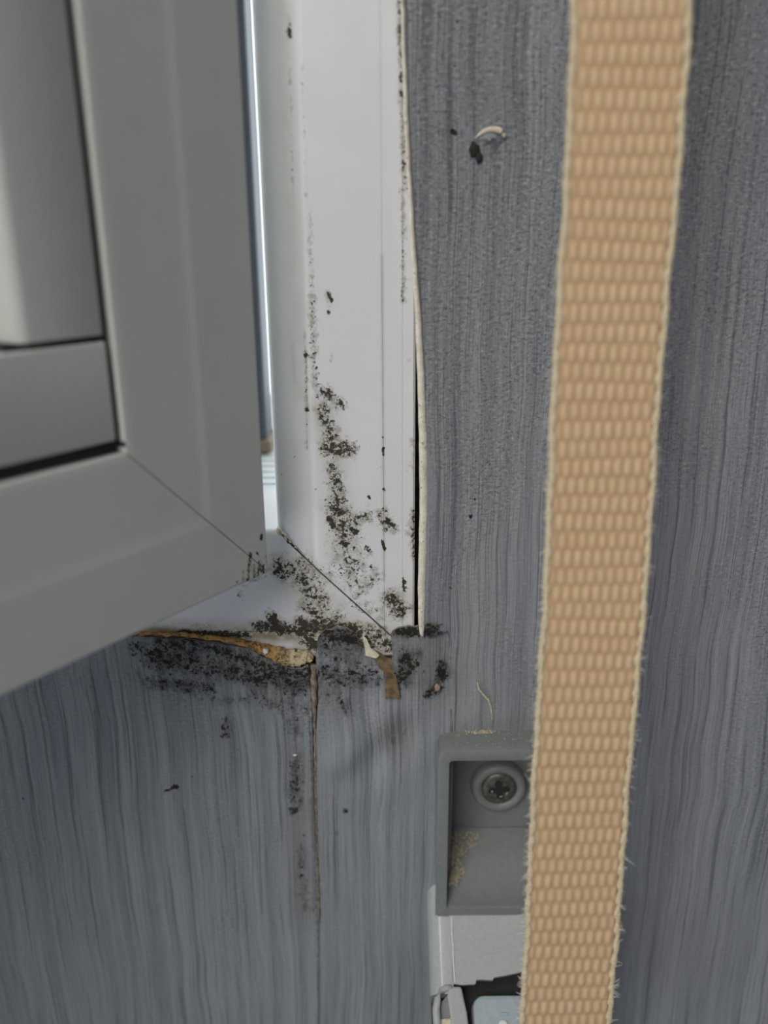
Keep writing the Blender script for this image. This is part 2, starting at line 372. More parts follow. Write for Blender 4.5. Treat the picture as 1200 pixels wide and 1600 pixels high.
V, F = rail((XI, 0, ZI), (0, 0, 1), HH, (1, 0, 0), Y, prof_d, 1, td, .22)
o = build('jamb', V, F, M['frame'], win); put_mold(o, V, FRAME_MOLD, FRAME_STAIN, FRAME_SPECK); autosmooth(o, 28)
tb = sorted(set([0, 1] + [i * .36 / WW for i in range(0, 165)] + [.3 + .1 * i for i in range(7)]))
V, F = rail((XI, 0, ZI), (-1, 0, 0), WW, (0, 0, -1), Y, prof_d, 1, tb, .22)
o = build('bottom_rail', V, F, M['frame'], win); put_mold(o, V, FRAME_MOLD, FRAME_STAIN, FRAME_SPECK); autosmooth(o, 28)
for nm, A, al, L, ou in (('top_rail', (XI, 0, ZI + HH), (-1, 0, 0), WW, (0, 0, 1)), ('jamb', (XI - WW, 0, ZI), (0, 0, 1), HH, (-1, 0, 0))):
    V, F = rail(A, al, L, ou, Y, prof_c, 1, [0, 1], .16)
    o = build(nm, V, F, M['frame'], win); autosmooth(o, 28)
# dark joint deep in the mitre
jv, jf = prism([(XI + 1.6, -.05, ZI - 1.6 + .4), (XI + 23.2, -.05, ZI - 23.2 + .4), (XI + 23.2, -.05, ZI - 23.2 - .4), (XI + 1.6, -.05, ZI - 1.6 - .4)],
               [(XI + 1.6, 20, ZI - 1.6 + .4), (XI + 23.2, 20, ZI - 23.2 + .4), (XI + 23.2, 20, ZI - 23.2 - .4), (XI + 1.6, 20, ZI - 1.6 - .4)])
tag(build('mitre_joint', jv, jf, M['rubber_and_shade'], win), 'dark open seam of the mitred corner')
# yellow sealant at the inner corner
sv = []
c0 = at(433, 828, -.3)
for k in range(14):
    sv.append(c0 + np.array([k * .32 + .1 * math.sin(k * 2.1), -.1 - .08 * (k % 3), -k * .32 + .1 * math.cos(k * 1.7)]))
def tube(pts, rad, n=8):
    pts = [np.array(p, float) for p in pts]; V = []
    for i, p in enumerate(pts):
        t = pts[min(i + 1, len(pts) - 1)] - pts[max(i - 1, 0)]; t = Vector(t).normalized()
        a = t.orthogonal().normalized(); b = t.cross(a); r = rad[i] if hasattr(rad, '__len__') else rad
        for k in range(n): q = 2 * math.pi * k / n; V.append(p + np.array(a * (r * math.cos(q)) + b * (r * math.sin(q))))
    F = grid_faces(len(pts), n, True); F.append(tuple(range(n))); F.append(tuple((len(pts) - 1) * n + k for k in range(n)))
    return V, F
M['sealant'] = mat_simple('yellowed_sealant', (.66, .62, .42), .6, scale=900, col2=(.40, .36, .22), bump=.0002)
tv, tf = tube(sv, [.34, .40, .26, .22, .30, .2, .18, .22, .16, .2, .14, .12, .1, .05])
tag(build('sealant_bead', tv, tf, M['sealant'], win, True), 'yellowed sealant in the inner corner')

# ------------------------------------------------------------------ open sash (hinged on the jamb, swung into the room)
TH = math.radians(35)
T = np.array([math.sin(TH), math.cos(TH), 0]); N = np.array([math.cos(TH), -math.sin(TH), 0]); Zu = np.array([0, 0, 1.])
SO = at(419.5, 894, -12.0)
SW, SH = 262.0, 352.0
sash = empty('window_sash', SO)
tag(sash, 'open white plastic window sash standing shaded into the room, black mould at its lower corner', 'window sash')
sp_ = [(12, -9.5), (0, -9.5), (0, -.25), (.08, -.08), (.3, 0)]
spf = dense([(.3, 0), (11.2, .12)], .25)[1:] + [(11.9, .02), (13.0, 0.0)] + dense([(13.0, 0), (24.0, 0)], 1.2)[1:] + [(24.2, -.06), (24.3, -.25), (24.3, -5), (24.55, -38), (12, -38)]
sprof = sp_ + spf
spc = sp_ + [(11.2, .12), (11.9, .02), (13.0, 0), (24.0, 0), (24.35, -.12), (24.55, -.5), (24.55, -5), (24.55, -38), (12, -38)]
def S(s, z, h=0): return SO + T * s + Zu * z + N * h
tsd = [0] + [i * .22 / SH for i in range(1, 90)] + [.12, .2, .4, .7, 1]
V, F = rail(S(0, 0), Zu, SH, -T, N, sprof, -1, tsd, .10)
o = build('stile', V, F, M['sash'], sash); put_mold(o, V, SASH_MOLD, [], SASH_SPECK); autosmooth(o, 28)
tsb = [0] + [i * .22 / SW for i in range(1, 90)] + [.16, .3, .6, 1]
spb = [(p * 25.8 / 24.55 if p > 20 else p, h) for p, h in sprof]
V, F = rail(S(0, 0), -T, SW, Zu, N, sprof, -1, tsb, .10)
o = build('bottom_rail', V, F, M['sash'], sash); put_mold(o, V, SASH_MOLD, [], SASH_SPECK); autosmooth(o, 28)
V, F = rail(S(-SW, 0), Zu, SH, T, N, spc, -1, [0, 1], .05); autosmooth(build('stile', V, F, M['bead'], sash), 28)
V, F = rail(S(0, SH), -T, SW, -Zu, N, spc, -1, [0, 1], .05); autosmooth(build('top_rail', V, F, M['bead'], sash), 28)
jt = [(-.45, .45, -.12), (-24.4, 25.65, -.12)]
jv = [S(a + k * .25, b + k * .25, h) for h in (-.10, -5) for a, b, _ in jt for k in (-1, 1)]
build('mitre_joint', jv, [(0, 1, 3, 2), (4, 5, 7, 6), (0, 1, 5, 4), (2, 3, 7, 6), (0, 2, 6, 4), (1, 3, 7, 5)], M['rubber_and_shade'], sash)
# glazing beads: the lower one runs through, the upright ones stand on it
def bead(name, P0, ax, L, inw, w=9.5):
    pr = [(0, -8), (0, -.9), (.12, -.55), (.4, -.4), (w, -.4)] + [(w + (1.5 if w < 10 else .35) * math.sin(math.radians(a)), -.4 - (1.5 if w < 10 else .35) * (1 - math.cos(math.radians(a)))) for a in range(10, 91, 10)] + [(w + (1.6 if w < 10 else .4), -8)]
    P0, ax, inw = np.array(P0), np.array(ax), np.array(inw)
    V = [P0 + ax * (L * t) + inw * p + N * h for t in (0, 1) for p, h in pr]
    n = len(pr); F = grid_faces(2, n, True) + [tuple(range(n)), tuple(range(n, 2 * n))]
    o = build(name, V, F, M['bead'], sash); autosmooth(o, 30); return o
e = 25.4; zb = 26.0; zt = zb + 12.35
bead('glazing_bead', S(-e, zb), -T, SW - 2 * e, Zu, 11.8)
bead('glazing_bead', S(-e, zt + .6), Zu, SH - 2 * zt - 1.2, -T)
bead('glazing_bead', S(-SW + e, zt + .35), Zu, SH - 2 * zt - .7, T)
bead('glazing_bead', S(-e, SH - zb), -T, SW - 2 * e, -Zu)
def sbox(name, s0, s1, z0, z1, h0, h1, mat):
    v = [S(s, z, h) for s in (s0, s1) for z in (z0, z1) for h in (h0, h1)]
    return build(name, v, [(0, 1, 3, 2), (4, 6, 7, 5), (0, 4, 5, 1), (2, 3, 7, 6), (0, 2, 6, 4), (1, 5, 7, 3)], mat, sash)
gv, gf = [], []
def addbox(s0, s1, z0, z1, h0, h1):
    b = len(gv); gv.extend([S(s, z, h) for s in (s0, s1) for z in (z0, z1) for h in (h0, h1)])
    gf.extend([tuple(b + i for i in q) for q in [(0, 1, 3, 2), (4, 6, 7, 5), (0, 4, 5, 1), (2, 3, 7, 6), (0, 2, 6, 4), (1, 5, 7, 3)]])
addbox(-e - .6, -24.56, 25.2, SH - 25.2, -7, -1.1); addbox(-SW + 24.56, -SW + e + .6, 25.2, SH - 25.2, -7, -1.1)
addbox(-SW + 24.6, -24.6, 24.56, 26.5, -7, -1.3); addbox(-SW + 24.6, -24.6, SH - 26.5, SH - 24.56, -7, -1.1)
addbox(-e - 12.5, -e, zt - .05, zt + .65, -8, -1.2); 
build('gasket', gv, gf, M['rubber_and_shade'], sash)
sbox('glass_pane', -SW + e + 10.5, -e - 10.5, zb + 10.5, SH - zb - 10.5, -9.5, -8.3, M['glass'])

# ------------------------------------------------------------------ wall and wallpaper
wall = empty('wall_back', (0, 0, 0)); tag(wall, 'grey papered wall with torn mouldy wallpaper under the window', kind='structure')
X0, X1, Z0, Z1 = -480, 420, -420, 480
hx0, hx1, hz0, hz1 = XI - WW - 23.6, XI + 23.6, ZI - 23.6, ZI + HH + 23.6
bv, bf = [], []
def wb(x0, x1, z0, z1):
    b = len(bv); v, f = box(x0, x1, 0, 60, z0, z1); bv.extend(v); bf.extend([tuple(b + i for i in q) for q in f])
GH = (12.5, 29.2, -118.5, -91.0)                        # recess behind the strap guide
wb(hx1 + 2.4, X1, hz0, Z1); wb(hx1, GH[0], Z0, hz0); wb(GH[1], X1, Z0, hz0); wb(GH[0], GH[1], GH[3], hz0); wb(GH[0], GH[1], Z0, GH[2])
def wback(x0, x1, y0, z0, z1):
    b = len(bv); v, f = box(x0, x1, y0, 60, z0, z1); bv.extend(v); bf.extend([tuple(b + i for i in q) for q in f])
wback(hx1 - .1, hx1 + 2.5, 10, hz0, Z1); wback(GH[0], GH[1], 9, GH[2], GH[3]); wb(X0, hx0, Z0, Z1); wb(hx0, hx1, Z0, hz0); wb(hx0, hx1, hz1, Z1)
build('wall_board', bv, bf, M['board'], wall)

def sheet(name, outline, yfun, step=1.0, label=None, thick=.45, ragged=0.0, window=(-60, -165, 85, 42)):
    """outline: list of (x, z); a thin sheet with a free outline, lifted off the wall by yfun(x, z)"""
    pts = []
    n = len(outline)
    for i in range(n):                                  # refine the outline in the visible part
        a = np.array(outline[i]); b = np.array(outline[(i + 1) % n]); L = np.linalg.norm(b - a)
        k = max(1, min(400, int(L / step)))
        for j in range(k): pts.append(a + (b - a) * j / k)
    ol = np.array(pts); no = len(ol)
    k_ = np.arange(no); top = np.clip((ol[:, 1] + 80) / 4, 0, 1) * ragged
    ol = ol + np.stack([np.sin(k_ * 1.9) + np.sin(k_ * .83 + 1), np.sin(k_ * 1.37 + 2) + np.sin(k_ * 2.9)], 1) * top[:, None]
    gx = np.arange(max(window[0], ol[:, 0].min()), min(window[2], ol[:, 0].max()), step); gz = np.arange(max(window[1], ol[:, 1].min()), min(window[3], ol[:, 1].max()), step)
    G = np.array([(x + (step / 2 if i % 2 else 0), z) for i, z in enumerate(gz) for x in gx]) if len(gx) and len(gz) else np.zeros((0, 2))
    fine = []
    for pl, sg, _ in PAPER_SPECK:                       # extra points where single specks sit
        u_, v_ = np.mean([p[0] for p in pl]), np.mean([p[1] for p in pl])
        fine += [at(u_ + r * math.cos(q) + .3, v_ + r * math.sin(q), -.6)[[0, 2]] for r in (0, sg * .8, sg * 1.6, sg * 2.6) for q in (np.arange(6) * 1.047 + r if r else [0])]
    if len(G): G = np.vstack([G, np.array(fine)])
    if len(G):                                          # keep points inside the outline
        ins = np.zeros(len(G), bool)
        for i in range(no):
            x1, z1 = ol[i]; x2, z2 = ol[(i + 1) % no]
            if z1 == z2: continue
            c = ((z1 > G[:, 1]) != (z2 > G[:, 1])) & (G[:, 0] < (x2 - x1) * (G[:, 1] - z1) / (z2 - z1) + x1); ins ^= c
        near = np.zeros(len(G), bool)
        for i in range(no): near |= (np.abs(G[:, 0] - ol[i, 0]) < step * .4) & (np.abs(G[:, 1] - ol[i, 1]) < step * .4)
        G = G[ins & ~near]
    allp = np.vstack([ol, G])
    vo, eo, fo, *_ = geometry.delaunay_2d_cdt([Vector(p) for p in allp.tolist()], [(i, (i + 1) % no) for i in range(no)], [], 1, 1e-6)
    X = np.array([v[0] for v in vo]); Z = np.array([v[1] for v in vo])
    P = np.stack([X, yfun(X, Z), Z], 1)
    F = []
    for f in fo:
        a, b, c = (P[i] for i in f[:3]); nn = np.cross(b - a, c - a)
        F.append(tuple(f) if nn[1] < 0 else tuple(reversed(f)))
    o = build(name, P, F, [M['paper'], M['rim']], wall, True, fix=False)
    put_mold(o, P, PAPER_MOLD, PAPER_STAIN, PAPER_SPECK)
    md = o.modifiers.new('thickness', 'SOLIDIFY'); md.thickness = thick * K; md.offset = -1; md.use_rim = True; md.material_offset_rim = 1
    if label: o['label'] = label
    return o
def xz(l, y=-1.2): return [tuple(at(u, v, y)[[0, 2]]) for u, v in l]

SEAM_L = [(484, 1034), (488, 1080), (488.5, 1150), (490.5, 1250), (495, 1350), (498.5, 1440), (498.5, 1600)]
SEAM_M = [(495, 1042), (497, 1080), (494, 1150), (494.5, 1250), (497.5, 1350), (499.2, 1440), (499.2, 1600)]
L_TOP = [(0, 986), (120, 986), (200, 990), (240, 992), (290, 994), (335, 999), (375, 1006), (400, 1015), (418, 1024), (440, 1035), (455, 1039), (470, 1040), (479, 1034)]
M_TOP = [(494, 1010), (500, 990), (510, 983), (525, 977), (540, 979), (553, 985), (562, 998), (569, 1011), (578, 1020), (589, 1035), (600, 1048), (604, 1058), (604, 1086),
         (624, 1089), (618, 1062), (613, 1036), (612, 1004), (613, 984), (630, 979), (660, 976), (692, 975), (703, 980), (709, 1000)]
R_EDGE = [(629, -120), (629, 0), (634, 150), (641, 300), (650, 450), (658, 600), (665, 800), (661, 900), (659, 985), (672, 992), (700, 984), (706, 1000)]

def ridge(x, z, ax, az, bx, bz, w, amp):
    L2 = (bx - ax) ** 2 + (bz - az) ** 2; t = np.clip(((x - ax) * (bx - ax) + (z - az) * (bz - az)) / L2, 0, 1)
    d2 = (x - ax - t * (bx - ax)) ** 2 + (z - az - t * (bz - az)) ** 2
    return amp * np.exp(-d2 / (2 * w * w))
def edge_lift(x, z, pts, w, amp):
    r = np.zeros_like(x)
    for (a, b), (c, d) in zip(pts[:-1], pts[1:]): r = np.maximum(r, ridge(x, z, a, b, c, d, w, amp))
    return r
lt = xz(L_TOP)
def yL(x, z):
    under = .85 / (1 + np.exp(-(z + 74.5) * 1.5))       # rides up over the lower edge of the frame
    return -.5 - under - edge_lift(x, z, lt[2:], 2.2, .55) - ridge(x, z, *at(430, 1060)[[0, 2]], *at(330, 1010)[[0, 2]], 4, .6) \
        - .25 * np.sin(x * .35 + z * .05) * np.exp(-((z + 90) / 14) ** 2) - edge_lift(x, z, xz(SEAM_L[:5]), 1.2, .35)
a1, b1 = at(530, 1190)[[0, 2]], at(612, 1108)[[0, 2]]  # ridges stand in for a diagonal shadow band across the middle piece
a2, b2 = at(600, 1235)[[0, 2]], at(700, 1140)[[0, 2]]
def yM(x, z):
    under = .95 / (1 + np.exp(-(z + 75.5) * 1.2)) / (1 + np.exp((x - 9.3) * 2.5))
    return -.5 - under - ridge(x, z, *a1, *b1, 2.2, .9) + ridge(x, z, *(a1 + np.array([2.5, -3.5])), *(b1 + np.array([4, -4])), 2.2, .35) - ridge(x, z, *a2, *b2, 3.0, .5) \
        - edge_lift(x, z, xz(SEAM_M[:5]), 1.5, .15) - edge_lift(x, z, xz([(500, 990), (525, 977), (553, 985)]), 1.5, .25)
re = xz(R_EDGE[:9])
def yR(x, z):
    mid = np.exp(-((z + 42) / 26) ** 2)
    return -.55 - edge_lift(x, z, re, 4.5, 1.35) - mid * edge_lift(x, z, re, 3.5, .9) - .12 * np.sin(x * .18) * np.sin(z * .06)
# the left sheet below the window, the middle piece, the right sheet, and the far parts of the same paper
sl = xz(SEAM_L, -.6); sm = xz(SEAM_M, -.6)
sheet('wallpaper_sheet', [(X0, lt[0][1])] + lt + sl + [(sl[-1][0], Z0), (X0, Z0)], yL, 1.0, 'torn wallpaper below the window, black with mould along its ragged top', ragged=.13)
mt = xz(M_TOP); rx = at(709, 1000)[0]
sheet('wallpaper_sheet', sm[::-1] + mt + [(rx + .3, Z0), (sm[-1][0], Z0)], yM, .8, 'wallpaper piece under the mitred corner with a torn notch and ridges imitating a diagonal shadow', ragged=.13)
rl = xz(R_EDGE)
sheet('wallpaper_sheet', [(rl[0][0], Z1)] + rl + [(rx, Z0), (20, Z0), (20, GH[2]), (GH[0], GH[2]), (GH[0], GH[3]), (GH[1], GH[3]), (GH[1], GH[2]), (20.08, GH[2]), (20.08, Z0), (X1, Z0), (X1, Z1)], yR, 1.1, 'grey combed wallpaper right of the window, lifting along its left edge')
v, f = box(X0, hx0 + 2, -.6, 0, lt[0][1] + .1, Z1); o = build('wallpaper_sheet', v, f, M['paper'], wall)
v, f = box(hx0 + 2.1, rl[0][0] - .2, -.6, 0, hz1 - 2, Z1); o = build('wallpaper_sheet', v, f, M['paper'], wall)

# cream cut edge of the right sheet, standing away from the frame
CUT = [(-160, 621, 628), (0, 625.5, 631.5), (60, 627.5, 633), (150, 630, 636.5), (210, 632.5, 638.5), (300, 637.5, 643.5), (400, 642.5, 649.5), (480, 648, 656), (560, 651, 661), (640, 653.5, 664.5),
       (720, 655, 667.5), (800, 655.5, 667.5), (860, 654, 666), (920, 653, 664.5), (975, 653.5, 662.5), (988, 655.5, 662), (994, 658, 662)]
cv = []
vs = np.array([c[0] for c in CUT]); ul = np.array([c[1] for c in CUT]); ur = np.array([c[2] for c in CUT])
vv = np.concatenate([np.arange(-160, 988, 9), np.arange(988, 995, 2)])
for i, q in enumerate(vv):
    j = .55 * math.sin(i * 1.3) + .4 * math.sin(i * .61 + 1)
    a = at(np.interp(q, vs, ul) + .4 * j, q, -3.1 if q < 0 else -2.9); b = at(np.interp(q, vs, ur) + .6 * j, q, -2.7)
    cv += [a, (a + b) / 2 + np.array([0, -.18, 0]), b, b + np.array([.3, 1.0, 0]), a + np.array([.25, 1.1, 0])]
up = []                                    # the strip runs on above the picture
for z_ in (330, 250, 180, 130, 95, 70):
    up += [np.array([p[0] + (z_ - cv[0][2]) * .004, p[1], z_]) for p in cv[:5]]
cv = up + cv
cf = grid_faces(len(vv) + 6, 5, True) + [tuple(range(5)), tuple((len(vv) + 5) * 5 + k for k in range(5))]
g = NT('speckled_cream_edge'); vec = g.obj()
c = g.mix(g.step(g.noise(vec, 500, 4), .3, .7), (.72, .66, .52), (.86, .81, .68))
c = g.mix(g.math('MULTIPLY', g.step(g.noise(vec, 1300, 3), .60, .68), .7), c, (.26, .22, .15))
M['cutedge'] = g.out(c, .9, g.bump(g.noise(vec, 900, 4), .0003, .6), spec=.1)
tag(build('cut_edge', cv, cf, M['cutedge'], wall, True), 'cream peeled edge strip of the wallpaper, bowed away from the frame')

# torn brown backing along the top of the left sheet
TOP_ = [(170, 988), (240, 989), (290, 990.5), (335, 994.5), (370, 998.5), (395, 1004), (412, 1007), (430, 1011), (450, 1015), (470, 1016), (485, 1019), (490, 1026)]
BOT_ = [(170, 991), (240, 992.5), (290, 994.5), (335, 1000), (370, 1006), (395, 1016), (412, 1024), (430, 1034), (450, 1041), (466, 1042), (478, 1036), (488, 1034)]
tu = np.linspace(0, len(TOP_) - 1, 90); T_ = np.array(TOP_); B_ = np.array(BOT_); ix = np.arange(len(TOP_))
tv = []
for i, t in enumerate(tu):
    jt = 1.0 * math.sin(i * 1.9) + .8 * math.sin(i * .7); jb = 1.2 * math.sin(i * 1.1 + 2) + .8 * math.sin(i * 2.3)
    p = at(np.interp(t, ix, T_[:, 0]), np.interp(t, ix, T_[:, 1]) + jt * .8, -1.5); q = at(np.interp(t, ix, B_[:, 0]), np.interp(t, ix, B_[:, 1]) + jb, -2.15)
    for k in range(5):
        w = k / 4; tv.append(p * (1 - w) + q * w + np.array([0, -.45 * math.sin(math.pi * w) - .12 * random.random(), 0]))
    tv.append(q + np.array([0, 1.2, 0])); tv.append(p + np.array([0, .5, 0]))
tf = grid_faces(len(tu), 7, True) + [tuple(range(7)), tuple((len(tu) - 1) * 7 + k for k in range(7))]
g = NT('torn_orange_brown_paper'); vec = g.obj(); sx = g.n('SeparateXYZ'); g.put(sx.inputs[0], vec)
pale = g.step(sx.outputs['X'], -.034, -.026)
c = g.mix(pale, (.60, .34, .11), (.62, .52, .32))
c = g.mix(g.step(g.noise(vec, 420, 6, .7), .45, .62), c, (.20, .13, .06))
c = g.mix(g.step(g.noise(vec, 900, 5, .7), .56, .62), c, (.05, .042, .028))
M['torn2'] = g.out(c, .85, g.bump(g.noise(vec, 700, 5, .7), .0006, .8), spec=.15)
tag(build('torn_edge', tv, tf, M['torn2'], wall, True), 'orange brown torn paper edge below the frame')
# brown strip left in the open seam between the sheets
sv2 = []
for i in range(60):
    q = 1036 + i * 6.9; c = at(np.interp(q, [1036, 1100, 1250, 1440], [490, 491.5, 493, 499]), q, -.75); w = np.interp(q, [1036, 1080, 1120, 1250, 1440], [.75, .55, .32, .25, .2])
    j = .12 * math.sin(i * 1.7); lift = -.9 if q < 1100 else -.25
    lift = np.interp(q, [1036, 1090, 1140, 1440], [-1.0, -.6, .0, -.1])
    sv2 += [c + np.array([-w + j, .2 + lift, 0]), c + np.array([0, -.1 + lift, 0]), c + np.array([w + j, .2 + lift, 0]), c + np.array([0, .75, 0])]
sf2 = grid_faces(60, 4, True) + [(0, 1, 2, 3), (236, 237, 238, 239)]
M['seam'] = mat_simple('brown_seam_paper', (.34, .28, .20), .9, scale=600, col2=(.13, .10, .07), bump=.0004)
tag(build('torn_seam', sv2, sf2, M['seam'], wall, True), 'brown paper backing showing in the split seam')
# torn cream tongue and brown wall of the notch
lp = [(566, 992), (573, 998), (579, 1012), (590, 1020), (593, 1024), (588, 1029), (580, 1027), (571, 1024), (570, 1012), (568, 1002)]
v, f = prism([at(u, w, -2.1 - .3 * math.sin(i * 1.4)) for i, (u, w) in enumerate(lp)], [at(u, w, -1.5) for u, w in lp])
build('torn_edge', v, f, M['cream'], wall)
lp = [(578, 1016), (590, 1017), (603, 1026), (612, 1030), (616, 1045), (621, 1065), (626, 1092), (602, 1092), (602, 1055), (588, 1038), (576, 1026)]
v, f = prism([at(u, w, -1.35) for u, w in lp], [at(u, w, -.3) for u, w in lp])
tag(build('torn_edge', v, f, M['torn'], wall), 'brown backing bared in the torn notch')

# lifted flap of paper round a hole
FC = at(764, 222, -.55)
fv = []
nr, na = 7, 28
for i in range(nr):
    r = i / (nr - 1)
    for k in range(na):
        a = 2 * math.pi * k / na
        rx_, rz_ = (2.3 if a < math.pi else 1.9) * r * math.cos(a), (1.5 if a < math.pi else 2.8) * r * math.sin(a)
        dome = .95 * (1 - r * r) * (1 + .5 * math.sin(a)) + (.25 if .55 < (a / math.pi) % 2 < 1.0 and r > .5 else 0)
        fv.append(FC + np.array([rx_ + .35 * rz_, .1 - dome, rz_]))
ff = grid_faces(nr, na, True) + [tuple(range(na))]
o = build('torn_flap', fv, ff, M['paper'], wall, True); o['label'] = 'small grey flap of paper lifted round a hole'
rim = [FC + np.array([2.1 * math.cos(a) + .5 * math.sin(a), -.5, 1.5 * math.sin(a) + .15]) for a in np.linspace(.25, 2.9, 18)]
tv_, tf_ = tube(rim, [.12 + .34 * math.sin(math.pi * min(1, (i + 1) / 18) ** .8) for i in range(18)])
tag(build('torn_edge', tv_, tf_, M['cream'], wall, True), 'cream torn rim of the small hole')
def blob(name, c, r, mat, parent=None, seed=1, loc=None, sub=3, rough=.35):
    bm = bmesh.new(); bmesh.ops.create_icosphere(bm, subdivisions=sub, radius=1)
    rr = np.random.default_rng(seed); ph = rr.random((6, 4)) * 6.28
    V = []
    for w in bm.verts:
        d = np.array(w.co); k = 1 + rough * sum(math.sin(d @ (ph[i, :3] - 3) * 1.6 + ph[i, 3]) for i in range(6)) / 3
        V.append(np.array(c) + d * np.array(r) * k)
    F = [tuple(q.index for q in f_.verts) for f_ in bm.faces]; bm.free()
    return build(name, V, F, mat, parent, True, loc)
blob('mould_growth', at(741, 234, -1.0), (.75, .35, .9), M['black'], wall, 3)
blob('mould_growth', at(748, 246, -1.0), (.45, .3, .9), M['black'], wall, 4)

# ------------------------------------------------------------------ outdoors, seen through the gap
pz = at(415, 706, 62)[2]
ov, of = [], []
for i in range(24):
    y0 = 30 + i * 5
    v, f = box(XI - WW - 20, XI + 30, y0, y0 + 3.6, pz - 10 - .6, pz + .0 - i * .05); b = len(ov); ov += v; of += [tuple(b + q for q in w) for w in f]
v, f = box(XI - WW - 20, XI + 30, 27, 155, pz - 14, pz - 2.2); b = len(ov); ov += v; of += [tuple(b + q for q in w) for w in f]
led = build('outdoor_sill', ov, of, M['ledge'], None, loc=(XI - WW / 2, 60, pz)); tag(led, 'pale ribbed outdoor sill seen low in the gap beside the sash', 'sill')
xl, xr = at(330, 600, 62)[0], at(404, 430, 62)[0]
post = empty('shutter_rail', ((xl + xr) / 2, 66, pz)); tag(post, 'dark blue-grey upright shutter rail outside, seen in the gap beside the sash', 'shutter rail')
v, f = box(xl, xr, 62, 74, pz + .1, pz + 330); o = build('rail_body', v, f, M['post'], post); bevel(o, 1, 2)
v, f = box(xl - 1, xr + 1, 60.5, 75, pz, pz + 3.0); o = build('end_cap', v, f, mat_simple('brown_end_cap', (.30, .22, .15), .7), post); bevel(o, .6, 2)

# ------------------------------------------------------------------ grey strap guide
gd = empty('strap_guide', (20.6, 0, -121)); tag(gd, 'grey plastic strap guide box screwed to the wall behind the beige strap', 'strap guide')
gx0, gx1 = 9.25, 32.0; gzt = at(690, 1140)[2]; gyf = -6.6
gzb = at(690, 1443, gyf + 2.2)[2]; gi_t = at(700, 1190, gyf)[2]; gi_b = at(700, 1419, gyf)[2]; gi_l = at(700.5, 1300, gyf)[0]; gi_r = gx0 + gx1 - gi_l
def rrect(x0, x1, z0, z1, r, n=6):
    L = []
    for cx, cz, a0 in ((x1 - r, z1 - r, 0), (x0 + r, z1 - r, 90), (x0 + r, z0 + r, 180), (x1 - r, z0 + r, 270)):
        for i in range(n + 1):
            a = math.radians(a0 + 90 * i / n); L.append((cx + r * math.cos(a), cz + r * math.sin(a)))
    return L
rings = []
def ring(x0, x1, z0, z1, r, y): return [(x, y, z) for x, z in rrect(x0, x1, z0, z1, r)]
R_ = [ring(gx0 + .35, gx1 - .35, gzb + 2.0, gzt, 2.0, .0), ring(gx0 + .1, gx1 - .1, gzb + .9, gzt + .02, 1.9, -4.2), ring(gx0, gx1, gzb + .15, gzt - .02, 1.9, gyf + .35),
      ring(gx0 + .12, gx1 - .12, gzb + .2, gzt - .12, 1.85, gyf + .08), ring(gx0 + .4, gx1 - .4, gzb + .6, gzt - .4, 1.6, gyf),
      ring(gi_l - .3, gi_r + .3, gi_b - .6, gi_t + .3, .8, gyf), ring(gi_l - .05, gi_r + .05, gi_b - .2, gi_t + .05, .7, gyf + .12), ring(gi_l, gi_r, gi_b, gi_t, .65, gyf + .5),
      ring(gi_l + 1.5, gi_r - 1.5, gi_b + 2.5, gi_t - .2, .6, 6.5)]
V = [p for r in R_ for p in r]; n = len(R_[0])
V = [(x, max(y, gyf + 2.2 * min(1, max(0, (gi_b - .15 - z) / (gi_b - gzb)))), z) for x, y, z in V]
F = grid_faces(len(R_), n, True) + [tuple((len(R_) - 1) * n + k for k in range(n))]
o = build('housing', V, F, M['guide'], gd); autosmooth(o, 40)
# sloping floor inside
ys, zs = 6.3, at(700, 1294, 6.3)[2]
fl = []
for i in range(14):
    t = i / 13; y = ys + (gyf + .45 - ys) * t; z = zs + (gi_b + .12 - zs) * (1 - (1 - t) ** 1.4)
    q = 1.5 * t * 0 + 1.5 * (1 - t); fl += [(gi_l + .02 + q, y, z), (gi_r - .02 - q, y, z)]
k0 = len(fl); fl += [(gi_l + .02, gyf + .45, gi_b - .3), (gi_r - .02, gyf + .45, gi_b - .3), (gi_l + 1.52, ys + .1, gi_b + 2.3), (gi_r - 1.52, ys + .1, gi_b + 2.3)]
fF = [(2 * i, 2 * i + 1, 2 * i + 3, 2 * i + 2) for i in range(13)] + [(26, 27, k0 + 1, k0), (0, 1, k0 + 3, k0 + 2), (k0, k0 + 1, k0 + 3, k0 + 2), tuple([2 * i for i in range(14)] + [k0, k0 + 2]), tuple([2 * i + 1 for i in range(14)] + [k0 + 1, k0 + 3])]
o = build('inner_ramp', fl, fF, M['guide'], gd); autosmooth(o, 30)
# screw in its boss
SCx = at(780, 1233, 4.4)
v, f = lathe(SCx + np.array([0, 1.4, 0]), (0, -1, 0), [(5.5, -.8), (5.4, .9), (5.2, 1.3), (4.8, 1.65), (4.3, 1.75), (3.9, 1.6), (3.55, 1.3), (3.5, .9)], 56)
o = build('screw_boss', v, f, M['guide'], gd); autosmooth(o, 40)
bm = bmesh.new()
scv, scf = lathe(SCx + np.array([0, .7, 0]), (0, -1, 0), [(3.35, 0), (3.35, .5), (3.15, .72), (2.6, .86), (1.2, .95)], 56)
scr = build('screw', scv, scf, M['screw'], gd); autosmooth(scr, 40); scr['label'] = 'dull steel cross-head screw'
